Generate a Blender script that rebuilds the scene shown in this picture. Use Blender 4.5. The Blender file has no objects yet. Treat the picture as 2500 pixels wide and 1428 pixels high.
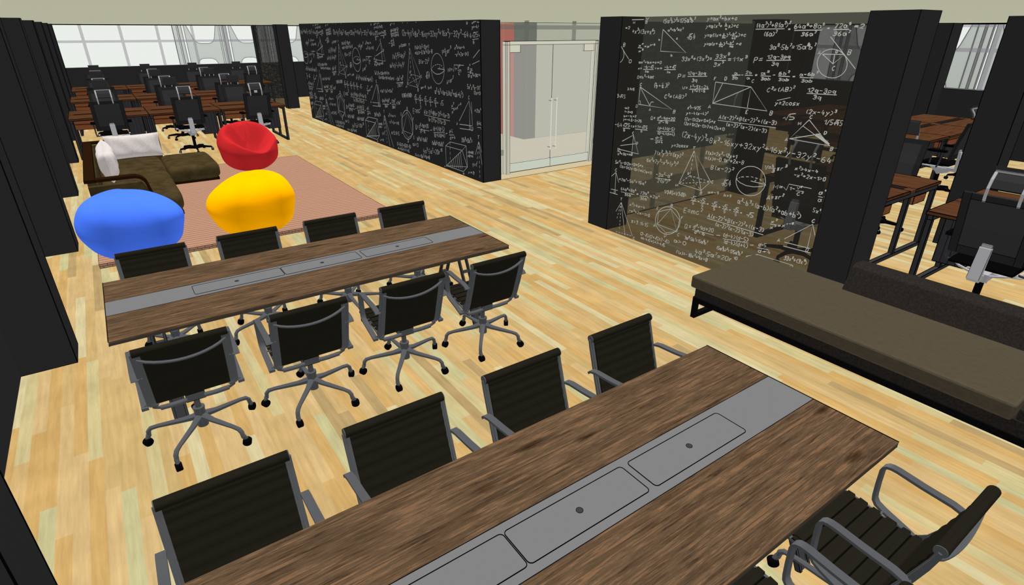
import bpy, bmesh, math, random
from mathutils import Vector, Matrix
random.seed(7)
sc=bpy.context.scene
COL=sc.collection
PI=math.pi
H=2.677            # ceiling height
UP,SIDE,SX,DN=1.7,.62,.76,.47   # light reaching up, -y/-x, +x and down facing surfaces

# ---------------------------------------------------------------- materials
def lin(c):
    c=c/255.0
    return c/12.92 if c<=.04045 else ((c+.055)/1.055)**2.4
def alb(rgb,e): return tuple(min(.97,lin(v)/e) for v in rgb)+(1,)
MATS={}
def mat(name,rgb,e=SIDE,rough=1.0,spec=0.0):
    if name in MATS: return MATS[name]
    m=bpy.data.materials.new(name); m.use_nodes=True; nt=m.node_tree; nt.nodes.clear()
    o=nt.nodes.new('ShaderNodeOutputMaterial'); b=nt.nodes.new('ShaderNodeBsdfPrincipled')
    b.inputs['Base Color'].default_value=alb(rgb,e); b.inputs['Roughness'].default_value=rough
    b.inputs['Specular IOR Level'].default_value=spec
    nt.links.new(b.outputs[0],o.inputs[0]); MATS[name]=m
    return m
def N(nt,t,**k):
    n=nt.nodes.new(t)
    for a,b in k.items():
        if a.startswith('i_'): n.inputs[a[2:].replace('_',' ')].default_value=b
        else: setattr(n,a,b)
    return n
def ramp(nt,stops,interp='LINEAR'):
    r=nt.nodes.new('ShaderNodeValToRGB'); cr=r.color_ramp; cr.interpolation=interp
    while len(cr.elements)>1: cr.elements.remove(cr.elements[0])
    cr.elements[0].position=stops[0][0]; cr.elements[0].color=stops[0][1]
    for p,c in stops[1:]:
        e=cr.elements.new(p); e.color=c
    return r
def glassy(name,trans,rgb,e=SIDE,tint=(1,1,1,1)):
    m=bpy.data.materials.new(name); m.use_nodes=True; nt=m.node_tree; nt.nodes.clear(); MATS[name]=m
    o=nt.nodes.new('ShaderNodeOutputMaterial'); mx=nt.nodes.new('ShaderNodeMixShader')
    d=nt.nodes.new('ShaderNodeBsdfDiffuse'); d.inputs[0].default_value=alb(rgb,e)
    t=nt.nodes.new('ShaderNodeBsdfTransparent'); t.inputs[0].default_value=tint
    mx.inputs[0].default_value=trans
    nt.links.new(d.outputs[0],mx.inputs[1]); nt.links.new(t.outputs[0],mx.inputs[2]); nt.links.new(mx.outputs[0],o.inputs[0])
    return m
def mathn(nt,op,a,b=None,c=None):
    n=nt.nodes.new('ShaderNodeMath'); n.operation=op
    for i,v in enumerate((a,b,c)):
        if v is None: continue
        if isinstance(v,(int,float)): n.inputs[i].default_value=v
        else: nt.links.new(v,n.inputs[i])
    return n.outputs[0]
def mixc(nt,f,a,b,mode='MIX'):
    n=nt.nodes.new('ShaderNodeMix'); n.data_type='RGBA'; n.blend_type=mode
    for i,v in ((0,f),(6,a),(7,b)):
        if isinstance(v,(int,float)): n.inputs[i].default_value=v
        elif isinstance(v,tuple): n.inputs[i].default_value=v
        else: nt.links.new(v,n.inputs[i])
    return n.outputs[2]
def base(name):
    m=bpy.data.materials.new(name); m.use_nodes=True; nt=m.node_tree; nt.nodes.clear(); MATS[name]=m
    o=nt.nodes.new('ShaderNodeOutputMaterial'); b=nt.nodes.new('ShaderNodeBsdfPrincipled'); b.inputs['Roughness'].default_value=1; b.inputs['Specular IOR Level'].default_value=0
    nt.links.new(b.outputs[0],o.inputs[0])
    tc=nt.nodes.new('ShaderNodeTexCoord')
    return m,nt,b,tc

def floor_mat():
    m,nt,b,tc=base('strip_plank_floor')
    sp=nt.nodes.new('ShaderNodeSeparateXYZ'); nt.links.new(tc.outputs['Object'],sp.inputs[0])
    x,y=sp.outputs[0],sp.outputs[1]
    row=mathn(nt,'FLOOR',mathn(nt,'DIVIDE',x,.0785))
    w1=N(nt,'ShaderNodeTexWhiteNoise',noise_dimensions='1D'); nt.links.new(row,w1.inputs['W'])
    yy=mathn(nt,'ADD',mathn(nt,'DIVIDE',y,1.45),mathn(nt,'MULTIPLY',w1.outputs['Value'],7.0))
    pl=mathn(nt,'FLOOR',yy)
    cv=nt.nodes.new('ShaderNodeCombineXYZ'); nt.links.new(row,cv.inputs[0]); nt.links.new(pl,cv.inputs[1])
    w2=N(nt,'ShaderNodeTexWhiteNoise',noise_dimensions='2D'); nt.links.new(cv.outputs[0],w2.inputs['Vector'])
    E=UP
    r=ramp(nt,[(0,alb((215,177,114),E)),(.20,alb((216,184,128),E)),(.36,alb((220,190,136),E)),(.54,alb((213,199,148),E)),(.61,alb((221,209,164),E)),(.70,alb((212,182,124),E)),(.84,alb((190,164,116),E)),(.91,alb((205,200,152),E)),(.96,alb((222,186,124),E))],'CONSTANT')
    nt.links.new(w2.outputs['Value'],r.inputs[0])
    mp=nt.nodes.new('ShaderNodeMapping'); mp.inputs['Scale'].default_value=(34,2.6,1); nt.links.new(tc.outputs['Object'],mp.inputs[0])
    n=N(nt,'ShaderNodeTexNoise',i_Scale=1.0,i_Detail=5.0,i_Roughness=.65); nt.links.new(mp.outputs[0],n.inputs['Vector'])
    g=ramp(nt,[(.3,(.86,.84,.80,1)),(.7,(1.12,1.11,1.10,1))]); nt.links.new(n.outputs[0],g.inputs[0])
    n2=N(nt,'ShaderNodeTexNoise',i_Scale=3.0,i_Detail=2.0); nt.links.new(tc.outputs['Object'],n2.inputs['Vector'])
    g2=ramp(nt,[(.35,(.94,.93,.90,1)),(.65,(1.05,1.04,1.0,1))]); nt.links.new(n2.outputs[0],g2.inputs[0])
    c=mixc(nt,1.0,r.outputs[0],g.outputs[0],'MULTIPLY'); c=mixc(nt,1.0,c,g2.outputs[0],'MULTIPLY')
    nt.links.new(c,b.inputs['Base Color']); return m
def walnut_mat():
    m,nt,b,tc=base('rustic_walnut')
    mp=nt.nodes.new('ShaderNodeMapping'); mp.inputs['Scale'].default_value=(1.9,52,52); nt.links.new(tc.outputs['Object'],mp.inputs[0])
    w=N(nt,'ShaderNodeTexNoise',i_Scale=1.6,i_Detail=3.0); nt.links.new(mp.outputs[0],w.inputs['Vector'])
    ad=nt.nodes.new('ShaderNodeVectorMath'); ad.operation='MULTIPLY_ADD'; nt.links.new(w.outputs[1],ad.inputs[0]); ad.inputs[1].default_value=(.25,2.6,.5); nt.links.new(mp.outputs[0],ad.inputs[2])
    n=N(nt,'ShaderNodeTexNoise',i_Scale=1.7,i_Detail=9.0,i_Roughness=.74,i_Distortion=.35); nt.links.new(ad.outputs[0],n.inputs['Vector'])
    E=UP
    r=ramp(nt,[(.30,alb((46,34,25),E)),(.40,alb((82,63,46),E)),(.47,alb((100,78,58),E)),(.53,alb((108,88,66),E)),(.60,alb((146,108,78),E)),(.68,alb((112,88,66),E))])
    nt.links.new(n.outputs[0],r.inputs[0])
    mp2=nt.nodes.new('ShaderNodeMapping'); mp2.inputs['Scale'].default_value=(5,230,230); nt.links.new(tc.outputs['Object'],mp2.inputs[0])
    n2=N(nt,'ShaderNodeTexNoise',i_Scale=1.0,i_Detail=4.0,i_Roughness=.8); nt.links.new(mp2.outputs[0],n2.inputs['Vector'])
    g=ramp(nt,[(.30,(.50,.48,.46,1)),(.42,(.92,.92,.92,1)),(.52,(1.05,1.05,1.04,1)),(.72,(1.25,1.22,1.18,1))]); nt.links.new(n2.outputs[0],g.inputs[0])
    v=N(nt,'ShaderNodeTexVoronoi',i_Scale=.9); mp3=nt.nodes.new('ShaderNodeMapping'); mp3.inputs['Scale'].default_value=(1.7,5.5,5.5); nt.links.new(tc.outputs['Object'],mp3.inputs[0]); nt.links.new(mp3.outputs[0],v.inputs['Vector'])
    k=ramp(nt,[(.0,(.25,.2,.17,1)),(.07,(.55,.5,.46,1)),(.14,(1,1,1,1))]); nt.links.new(v.outputs['Distance'],k.inputs[0])
    c=mixc(nt,1.0,r.outputs[0],g.outputs[0],'MULTIPLY'); c=mixc(nt,1.0,c,k.outputs[0],'MULTIPLY')
    nt.links.new(c,b.inputs['Base Color']); return m
def grain_mat(name,a,b_,E,scale=(2,26,26)):
    m,nt,b,tc=base(name)
    mp=nt.nodes.new('ShaderNodeMapping'); mp.inputs['Scale'].default_value=scale; nt.links.new(tc.outputs['Object'],mp.inputs[0])
    n=N(nt,'ShaderNodeTexNoise',i_Scale=1.0,i_Detail=4.0,i_Roughness=.6); nt.links.new(mp.outputs[0],n.inputs['Vector'])
    r=ramp(nt,[(.35,alb(a,E)),(.65,alb(b_,E))]); nt.links.new(n.outputs[0],r.inputs[0]); nt.links.new(r.outputs[0],b.inputs['Base Color']); return m
def rug_mat():
    m,nt,b,tc=base('grooved_decking')
    sp=nt.nodes.new('ShaderNodeSeparateXYZ'); nt.links.new(tc.outputs['Object'],sp.inputs[0])
    n=N(nt,'ShaderNodeTexNoise',i_Scale=1.0,i_Detail=3.0); mp=nt.nodes.new('ShaderNodeMapping'); mp.inputs['Scale'].default_value=(1.5,30,1); nt.links.new(tc.outputs['Object'],mp.inputs[0]); nt.links.new(mp.outputs[0],n.inputs['Vector'])
    yy=mathn(nt,'ADD',sp.outputs[1],mathn(nt,'MULTIPLY',n.outputs[0],.012))
    fr=mathn(nt,'FRACT',mathn(nt,'DIVIDE',yy,.088))
    r=ramp(nt,[(0,alb((140,102,82),UP)),(.12,alb((168,124,100),UP)),(.2,alb((200,152,126),UP)),(.6,alb((206,158,130),UP)),(.9,alb((192,144,118),UP)),(1,alb((150,110,88),UP))]); nt.links.new(fr,r.inputs[0])
    nt.links.new(r.outputs[0],b.inputs['Base Color']); return m
floorM=floor_mat(); walnut=walnut_mat(); rugM=rug_mat()
deskW=grain_mat('reddish_brown_veneer',(82,53,34),(108,69,44),UP)
deskSide=grain_mat('reddish_brown_veneer_lightened',(84,48,28),(104,62,38),SIDE)  # same veneer in a lighter colour, making up for weaker side light
sofaF=grain_mat('olive_brown_velvet',(58,47,28),(74,62,38),1.25,(6,6,6))
benchF=grain_mat('taupe_wool',(81,73,58),(88,79,63),UP-.2,(120,20,60))
benchD=grain_mat('charcoal_wool',(34,31,28),(46,42,38),1.2,(70,70,70))
tileM=mat('dark_wall_paint',(31,31,31),SIDE)
blackM=mat('black_line',(4,4,4),SIDE)
ceilM=mat('beige_ceiling',(178,178,155),DN)
beigeF=mat('pale_door_frame',(202,200,182),SIDE+.1)
gapM=mat('black_gap',(6,6,6),UP)
leather=mat('black_leather',(37,35,27),UP)
slatGapM=mat('dark_slat_gap',(16,15,11),UP)  # dark strips standing in for the gaps between seat slats
alu=mat('grey_aluminium',(60,61,63),SIDE*1.15,.7,.02)
caster=mat('black_caster',(5,5,5),SIDE)
stripM=mat('grey_table_inlay',(132,132,132),UP)
edgeM=mat('dark_table_edge',(46,42,38),SIDE)
silver=mat('silver_metal',(128,128,130),SIDE*1.15,.7,.02)
meshB=mat('black_mesh_back',(35,35,35),SIDE)
frameB=mat('black_plastic',(25,25,25),SIDE)
pitch=mat('black_fabric',(4,4,4),SIDE)
legB=mat('black_steel_leg',(38,38,40),SIDE)
darkwood=mat('dark_walnut_frame',(36,20,9),1.1)
creamM=grain_mat('cream_linen',(196,187,183),(212,204,200),1.25,(60,60,60))
chalkM=mat('white_chalk',(168,168,160),SIDE)
chalkW=mat('greyish_chalk',(140,140,136),SIDE)
chalkDim=mat('dim_chalk',(74,74,72),SIDE)  # darker grey tone for the two distant chalk writings
redB=mat('red_vinyl',(142,27,29),SIDE); blueB=mat('blue_vinyl',(52,88,186),SIDE); yelB=mat('yellow_vinyl',(206,137,0),SIDE)
tint=glassy('smoked_glass',.37,(33,32,28),SIDE)
clearG=glassy('clear_glass',.93,(215,225,215),SIDE)
greenG=glassy('greenish_glass',.90,(190,200,180),SIDE)
leafG=glassy('frosted_door_glass',.80,(206,204,192),SIDE)
film=glassy('grey_window_bar',.66,(105,100,112),SIDE)
shade=glassy('dark_window_bar',.60,(8,8,8),SIDE)

# ---------------------------------------------------------------- mesh builder
class MB:
    def __init__(s): s.v=[];s.f=[];s.m=[];s.mats=[]
    def mi(s,m):
        if m not in s.mats: s.mats.append(m)
        return s.mats.index(m)
    def add(s,vs,fs,m,M=None):
        o=len(s.v); k=s.mi(m)
        for v in vs:
            v=Vector(v)
            if M is not None: v=M@v
            s.v.append(tuple(v))
        for f in fs: s.f.append([i+o for i in f]); s.m.append(k)
    def box(s,a,b,m,e=0,M=None,em=None):
        x0,y0,z0=a;x1,y1,z1=b
        vs=[(x0,y0,z0),(x1,y0,z0),(x1,y1,z0),(x0,y1,z0),(x0,y0,z1),(x1,y0,z1),(x1,y1,z1),(x0,y1,z1)]
        s.add(vs,[(0,3,2,1),(4,5,6,7),(0,1,5,4),(1,2,6,5),(2,3,7,6),(3,0,4,7)],m,M)
        if e:
            for i,j in ((0,1),(1,2),(2,3),(3,0),(4,5),(5,6),(6,7),(7,4),(0,4),(1,5),(2,6),(3,7)):
                p,q=vs[i],vs[j]
                s.box(tuple(min(p[k],q[k])-e for k in range(3)),tuple(max(p[k],q[k])+e for k in range(3)),em or blackM,0,M)
        return s
    def tube(s,path,r,m,n=8,M=None,cap=True,sy=1.0):
        P=[Vector(p) for p in path]; rr=r if isinstance(r,(list,tuple)) else [r]*len(P)
        vs=[];fs=[]; prev=None
        for i,p in enumerate(P):
            d=(P[min(i+1,len(P)-1)]-P[max(i-1,0)]).normalized()
            if prev is None:
                a=Vector((0,0,1)) if abs(d.z)<.9 else Vector((1,0,0))
                u=d.cross(a).normalized()
            else: u=(prev-d*prev.dot(d)).normalized()
            prev=u; w=d.cross(u)
            for k in range(n):
                t=2*PI*(k+.5)/n; vs.append(p+u*math.cos(t)*rr[i]+w*math.sin(t)*rr[i]*sy)
        for i in range(len(P)-1):
            for k in range(n):
                fs.append((i*n+k,i*n+(k+1)%n,(i+1)*n+(k+1)%n,(i+1)*n+k))
        if cap:
            fs.append(tuple(range(n))[::-1]); fs.append(tuple((len(P)-1)*n+k for k in range(n)))
        s.add(vs,fs,m,M); return s
    def strip(s,path,x0,x1,t,m,M=None,n0=0):
        """ribbon of thickness t swept along a y-z path between x0 and x1"""
        P=[Vector((0,p[0],p[1])) for p in path]; vs=[];fs=[]
        for i,p in enumerate(P):
            d=(P[min(i+1,len(P)-1)]-P[max(i-1,0)]).normalized(); nrm=Vector((0,-d.z,d.y))*t/2
            for X,sg in ((x0,1),(x1,1),(x1,-1),(x0,-1)):
                q=p+nrm*sg; vs.append((X,q.y,q.z))
        for i in range(len(P)-1):
            for k in range(4): fs.append((i*4+k,i*4+(k+1)%4,(i+1)*4+(k+1)%4,(i+1)*4+k))
        fs.append((3,2,1,0)); b=(len(P)-1)*4; fs.append((b,b+1,b+2,b+3))
        s.add(vs,fs,m,M); return s
    def prism(s,poly,a,b,m,ax=0,M=None):
        """poly in the two other axes, extruded a..b along ax"""
        def mk(t,p):
            return [(t,p[0],p[1]),(p[0],t,p[1]),(p[0],p[1],t)][ax]
        n=len(poly); vs=[mk(a,p) for p in poly]+[mk(b,p) for p in poly]
        fs=[tuple(range(n))[::-1],tuple(range(n,2*n))]+[(i,(i+1)%n,n+(i+1)%n,n+i) for i in range(n)]
        s.add(vs,fs,m,M); return s
    def ball(s,c,r,m,n=12,k=8,sc_=(1,1,1),M=None):
        vs=[];fs=[]
        for i in range(k+1):
            t=PI*i/k
            for j in range(n):
                a=2*PI*j/n; vs.append((c[0]+r*sc_[0]*math.sin(t)*math.cos(a),c[1]+r*sc_[1]*math.sin(t)*math.sin(a),c[2]+r*sc_[2]*math.cos(t)))
        for i in range(k):
            for j in range(n): fs.append((i*n+j,(i+1)*n+j,(i+1)*n+(j+1)%n,i*n+(j+1)%n))
        s.add(vs,fs,m,M); return s
    def obj(s,name,parent=None,smooth=False,bevel=0,sub=0,loc=None):
        me=bpy.data.meshes.new(name); me.from_pydata(s.v,[],s.f); me.update()
        for m in s.mats: me.materials.append(m)
        me.polygons.foreach_set('material_index',s.m)
        bm=bmesh.new(); bm.from_mesh(me); bmesh.ops.remove_doubles(bm,verts=bm.verts,dist=1e-6); bmesh.ops.recalc_face_normals(bm,faces=bm.faces); bm.to_mesh(me); bm.free()
        if smooth:
            me.polygons.foreach_set('use_smooth',[True]*len(me.polygons))
            try: me.set_sharp_from_angle(angle=math.radians(40))
            except Exception: pass
        o=bpy.data.objects.new(name,me); COL.objects.link(o)
        if parent: o.parent=parent
        if loc: o.location=loc
        if bevel:
            b=o.modifiers.new('bevel','BEVEL'); b.width=bevel; b.segments=2; b.limit_method='ANGLE'
        if sub:
            b=o.modifiers.new('sub','SUBSURF'); b.levels=b.render_levels=sub
        return o
def tag(o,label=None,cat=None,group=None,kind=None):
    if label: o['label']=label
    if cat: o['category']=cat
    if group: o['group']=group
    if kind: o['kind']=kind
    return o
def empty(name,loc,rz=0,**k):
    o=bpy.data.objects.new(name,None); COL.objects.link(o); o.location=loc; o.rotation_euler=(0,0,rz); o.empty_display_size=.1
    return tag(o,**k)
KIDS={}
def copy_tree(o,parent=None):
    c=o.copy(); COL.objects.link(c); c.parent=parent
    for ch in KIDS.get(o.name) or KIDS.setdefault(o.name,[k for k in o.children]): copy_tree(ch,c)
    return c
def struct(name,a,b,m,e=0,parent=None):
    o=MB().box(a,b,m,e).obj(name,parent)
    if not parent: o['kind']='structure'
    return o
def cyl(mb,c,r,z0,z1,m,n=14,M=None,r1=None):
    return mb.tube([(c[0],c[1],z0),(c[0],c[1],z1)],[r,r if r1 is None else r1],m,n,M)
# ================================================================ the room
GX=5.3625          # plane of the chalkboard wall and of the glass partition
struct('floor',(-1.5,-3.2,-.1),(16.2,8.571,0),floorM)
struct('floor',(-1.5,8.571,-.1),(5.744,25.3,0),floorM)
struct('floor',(5.744,18.6,-.1),(9.2,25.3,0),floorM)
struct('floor',(8.92,8.571,-.1),(16.2,9.4,0),floorM)
struct('trim_1',(5.744,8.571,-.1),(8.92,8.93,0.002),mat('pale_threshold',(213,196,158),UP),.003)
struct('floor',(5.744,8.93,-.1),(14,18.6,0),mat('pale_pavement',(206,194,172),UP+.4))
struct('ceiling',(-1.5,-3.2,H),(16.2,25.3,H+.2),ceilM)
# left side: recessed wall and projecting piers every 3.15 m
struct('wall_left',(-1.4,-3.2,0),(-1.06,25.3,H),mat('charcoal_wall_paint',(36,36,36),SX))
for k in range(-2,7):
    y=5.361+3.155*k
    o=struct('wall_pier',(-1.08,y,0),(-.688,y+.37,H),tileM,.0035 if k<3 else .007)
# back wall with its ribbon window
YB=24.96
struct('wall_back',(-1.4,YB,0),(9.2,YB+.3,1.336),tileM,.006)
struct('trim_2',(-1.06,YB-.02,2.645),(9.2,YB+.3,H),blackM)
struct('wall_rear',(-1.4,-3.4,0),(16.2,-3.2,H),tileM)
def window_x(name,x0,x1,y,z0,z1):
    w=empty(name,(x0,y,z0),kind='structure')
    M=Matrix.Translation((-x0,-y,-z0))
    MB().box((x0,y+.10,z0),(x1,y+.11,z1),clearG,0,M).obj('window_pane',w)
    b=MB(); x=.02
    while x<x1:
        b.box((x-.045,y+.13,z0),(x+.045,y+.15,2.105),film,0,M); b.box((x-.045,y+.13,2.182),(x+.045,y+.15,z1),film,0,M); x+=1.11
    b.box((x0,y+.13,2.105),(x1,y+.15,2.182),film,0,M)
    b.obj('window_bar',w)
    return w
window_x('window_1',-1.06,9.0,YB,1.336,2.645)
struct('wall_corridor',(9.0,18.6,0),(9.2,YB,H),tileM)
struct('wall_court',(5.744,18.5,0),(9.2,18.658,H),tileM)
# pillars on the 3.155 m grid
for (x,y,e) in ((GX,5.361,.003),(GX,2.155,.002),(GX,21.35,.007),(8.54,5.361,.004),(8.54,2.155,.004),(8.54,-1.0,.004)):
    struct('pillar',(x,y,0),(x+.382,y+.372,H),tileM,e)
struct('pillar',(GX,24.6,0),(GX+.1,YB,H),tileM,.006)
# right hand window wall
XR=15.75
struct('wall_right',(XR,-3.2,0),(XR+.3,9.4,1.336),tileM,.005)
struct('trim_3',(XR-.02,-3.2,2.645),(XR+.3,9.4,H),blackM)
for k in range(-3,2):
    y=5.45+3.155*k
    struct('wall_pier',(XR-.45,y,0),(XR+.06,y+.37,H),tileM,.006)
def window_y(name,x,y0,y1,z0,z1):
    w=empty(name,(x,y0,z0),kind='structure'); M=Matrix.Translation((-x,-y0,-z0))
    MB().box((x+.10,y0,z0),(x+.11,y1,z1),clearG,0,M).obj('window_pane',w)
    b=MB(); y=4.80-1.11*7
    while y<y1:
        if y>y0: b.box((x+.13,y-.045,z0),(x+.15,y+.045,2.1),film,0,M); b.box((x+.13,y-.045,2.18),(x+.15,y+.045,z1-.05),film,0,M)
        y+=1.11
    b.box((x+.13,y0,2.10),(x+.15,y1,2.18),film,0,M); b.box((x+.13,y0,z1-.05),(x+.15,y1,z1),film,0,M)
    b.obj('window_bar',w)
window_y('window_2',XR,-3.2,9.4,1.336,2.645)
struct('wall_side',(11.93,9.34,0),(16.2,9.5,H),tileM)
# chalkboard wall
wallc=MB().box((GX,8.571,0),(GX+.382,18.658,H),tileM,.006).obj('wall_chalkboard'); wallc['kind']='structure'
wallc['label']='black chalkboard wall covered with white mathematical formulas'
# wall behind the entrance court seen through the glass
bw=MB().box((8.9,8.54,0),(11.93,8.7,H),tileM,.005).obj('wall_court_chalkboard'); bw['kind']='structure'

# ---------------------------------------------------------------- outside
def curve_panel(name,outer,holes,plane,pos,depth,m,line=.02):
    cu=bpy.data.curves.new(name,'CURVE'); cu.dimensions='2D'; cu.fill_mode='BOTH'; cu.extrude=depth/2
    for lp in [outer]+holes:
        sp=cu.splines.new('POLY'); sp.points.add(len(lp)-1); sp.use_cyclic_u=True
        for i,(a,b) in enumerate(lp): sp.points[i].co=(a,b,0,1)
    cu.materials.append(m)
    t=bpy.data.objects.new(name,cu); COL.objects.link(t)
    t.rotation_euler=(PI/2,0,0) if plane=='y' else (PI/2,0,PI/2)
    t.location=(0,pos,0) if plane=='y' else (pos,0,0)
    bpy.context.view_layer.update()
    dg=bpy.context.evaluated_depsgraph_get()
    me=bpy.data.meshes.new_from_object(t.evaluated_get(dg)); me.transform(t.matrix_world)
    bpy.data.objects.remove(t)
    o=bpy.data.objects.new(name,me); COL.objects.link(o)
    return o
def rounded(pts,rad,n=5):
    out=[]
    L=len(pts)
    for i in range(L):
        p=Vector(pts[i]);a=(Vector(pts[i-1])-p);b=(Vector(pts[(i+1)%L])-p)
        r=rad[i] if isinstance(rad,(list,tuple)) else rad
        if r<=0: out.append(tuple(p)); continue
        A=p+a.normalized()*min(r,a.length*.45);B=p+b.normalized()*min(r,b.length*.45)
        for k in range(n+1):
            t=k/n; q=A*(1-t)**2+p*2*t*(1-t)+B*t*t; out.append(tuple(q))
    return out
facM=mat('pale_grey_cladding',(197,203,197),1.3)
lineM=mat('cladding_joint',(40,40,42),1.4)
def facade(name,plane,pos,base_,step,n,dirn,lab):
    root=empty(name,(0,pos,0) if plane=='y' else (pos,0,0),label=lab,cat='building')
    def P(u,z): return (base_+dirn*u,z)
    for k in range(n):
        o_=k*step
        up=rounded([P(o_+.0,2.9),P(o_+.31,2.0),P(o_+.98,2.0),P(o_+1.22,2.9)],[0,.22,.22,0])
        lo=rounded([P(o_+.15,.6),P(o_+.28,1.43),P(o_+.96,1.43),P(o_+1.12,.6)],[0,.25,.25,0])
        outer=[P(o_-.02,.5),P(o_-.02,3.3),P(o_+1.30,3.3),P(o_+1.30,.5)]
        p=curve_panel('cladding_panel',outer,[up,lo],plane,pos,.06,facM)
        p.parent=root; p.matrix_parent_inverse=root.matrix_world.inverted() if False else Matrix.Translation(-Vector(root.location))
        mb=MB()
        def W(q): return (q[0],-.05,q[1]) if plane=='y' else (-.05,q[0],q[1])
        for lp in (up,lo): mb.tube([W(q) for q in lp],.011,lineM,4)
        for u in (-.02,1.30): mb.tube([W(P(o_+u,.5)),W(P(o_+u,3.2))],.011,lineM,4)
        mb.obj('cladding_joint',root)
        mb=MB(); 
        for a,b in ((-.42,-.27),(-.22,-.10)):
            q0,q1=P(o_+a,0)[0],P(o_+b,0)[0]; q0,q1=min(q0,q1),max(q0,q1)
            if plane=='y': mb.box((q0,-.02,.5),(q1,.05,3.3),facM,.010,None,lineM)
            else: mb.box((-.02,q0,.5),(.05,q1,3.3),facM,.010,None,lineM)
        mb.obj('cladding_post',root)
facade('office_building','y',28.0,3.46,1.66,4,1,'pale grey clad building with rounded openings beyond the far back window')
facade('office_building','x',18.0,8.85,1.70,7,-1,'pale grey clad building with rounded openings beyond the right hand window')
# court building behind the glass doors
cb=empty('neighbouring_building',(8.6,11.77,0),label='building of red, dark grey and pale walls seen behind the glass doors',cat='building')
M0=Matrix.Translation((-8.6,-11.77,0))
MB().box((8.6,12.2,0),(9,18.4,3.2),mat('red_paint',(200,20,16),1.1),0,M0).obj('red_wall',cb)
MB().box((8.6,11.77,0),(8.95,12.2,3.2),mat('dark_grey_paint',(66,70,66),1.1),.003,M0).obj('dark_column',cb)
MB().box((8.95,11.78,0),(14,12.2,3.2),mat('off_white_paint',(190,190,170),1.1),.004,M0).obj('pale_wall',cb)

# ---------------------------------------------------------------- entrance doors
YD=8.915
sg=empty('window_3',(5.744,YD,0),kind='structure'); M0=Matrix.Translation((-5.744,-YD,0))
b=MB(); b.box((5.744,YD,0),(6.06,YD+.012,H-.02),greenG,0,M0); b.box((8.26,YD,0),(8.92,YD+.012,H-.02),greenG,0,M0); b.box((6.06,YD,2.35),(8.26,YD+.012,H-.02),greenG,0,M0)
b.obj('window_pane',sg)
b=MB()
for x0,x1,z0,z1 in ((5.744,8.92,2.534,2.604),(5.744,6.06,.354,.461),(8.26,8.92,.354,.461),(6.53,6.62,2.604,H-.0),(6.53,6.62,2.35,2.534),(7.645,7.735,2.604,H),(7.645,7.735,2.35,2.534),(8.76,8.85,.461,2.534)):
    b.box((x0,YD+.02,z0),(x1,YD+.03,z1),shade,0,M0)
b.obj('window_bar',sg)
MB().box((5.744,YD-.01,H-.035),(8.92,YD+.02,H-.028),blackM,0,M0).obj('head_line',sg)
dr=empty('door_1',(6.06,YD,0),kind='structure'); M0=Matrix.Translation((-6.06,-YD,0))
dr['label']='double leaf glass entrance door in a pale frame'
b=MB()
for x0,x1 in ((6.065,6.10),(6.10,6.145),(8.185,8.225),(8.225,8.255)):
    b.box((x0,YD-.06,0),(x1,YD+.05,2.34),beigeF,.0035,M0)
b.box((6.065,YD-.06,2.285),(8.255,YD+.05,2.345),beigeF,.0035,M0); b.obj('door_frame',dr)
for i,(x0,x1) in enumerate(((6.145,7.165),(7.165,8.185))):
    lf=MB().box((x0,YD-.006,.19),(x1,YD+.006,2.285),leafG,0,M0); lf.box((x0-.003 if i else x1-.003,YD-.012,0.02),(x0+.003 if i else x1+.003,YD-.004,2.285),blackM,0,M0)
    lf=lf.obj('door_leaf',dr)
    MB().box((x0,YD-.02,.02),(x1,YD+.02,.19),mat('satin_kick_rail',(182,187,172),SIDE),.0035,M0).obj('bottom_rail',lf)
    px0=x0 if i==0 else x1-.26
    MB().box((px0,YD-.02,2.16),(px0+.26,YD+.02,2.284),beigeF,.0035,M0).obj('patch_hinge',lf)
    hx=7.165+(-.055 if i==0 else .075)
    hb=MB(); hb.tube([(hx,YD-.085,.37),(hx,YD-.085,1.34)],.011,mat('clear_acrylic',(200,198,184),SIDE),8,M0)
    for z in (.42,1.30): hb.tube([(hx,YD-.09,z),(hx,YD,z)],.014,silver,8,M0)
    for k in range(14): hb.box((hx+.010,YD-.088,.40+k*.066),(hx+.014,YD-.082,.43+k*.066),blackM,0,M0)
    hb.obj('pull_handle',lf)
# ---------------------------------------------------------------- glass partitions
gp=empty('glass_partition',(GX,2.527,0),label='smoked glass partition covered with white chalk formulas behind the bench',cat='partition')
MB().box((.002,0,0),(.014,2.834,H-.01),tint).obj('glass_pane',gp)
gp2=empty('glass_partition',(GX+.03,21.72,0),label='small smoked glass partition with chalk writing at the far end of the desk room',cat='partition')
MB().box((0,0,0),(.012,2.88,H-.01),tint).obj('glass_pane',gp2)
gp3=empty('glass_partition',(5.744,5.69,0),label='clear glass partition with dark bars seen through the chalk covered glass',cat='partition')
MB().box((0,0,0),(2.796,.012,H-.02),greenG).obj('glass_pane',gp3)
b=MB(); b.box((0,.02,2.49),(2.796,.03,2.59),shade); b.box((0,.02,.235),(2.796,.03,.47),shade)
for x in (.93,2.0): b.box((x-.05,.02,0),(x+.05,.03,.235),shade); b.box((x-.05,.02,.47),(x+.05,.03,2.49),shade); b.box((x-.05,.02,2.59),(x+.05,.03,H-.02),shade)
b.obj('glass_bar',gp3)
MB().box((0,-.004,0),(2.796,.016,.008),blackM).obj('floor_line',gp3)
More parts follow.
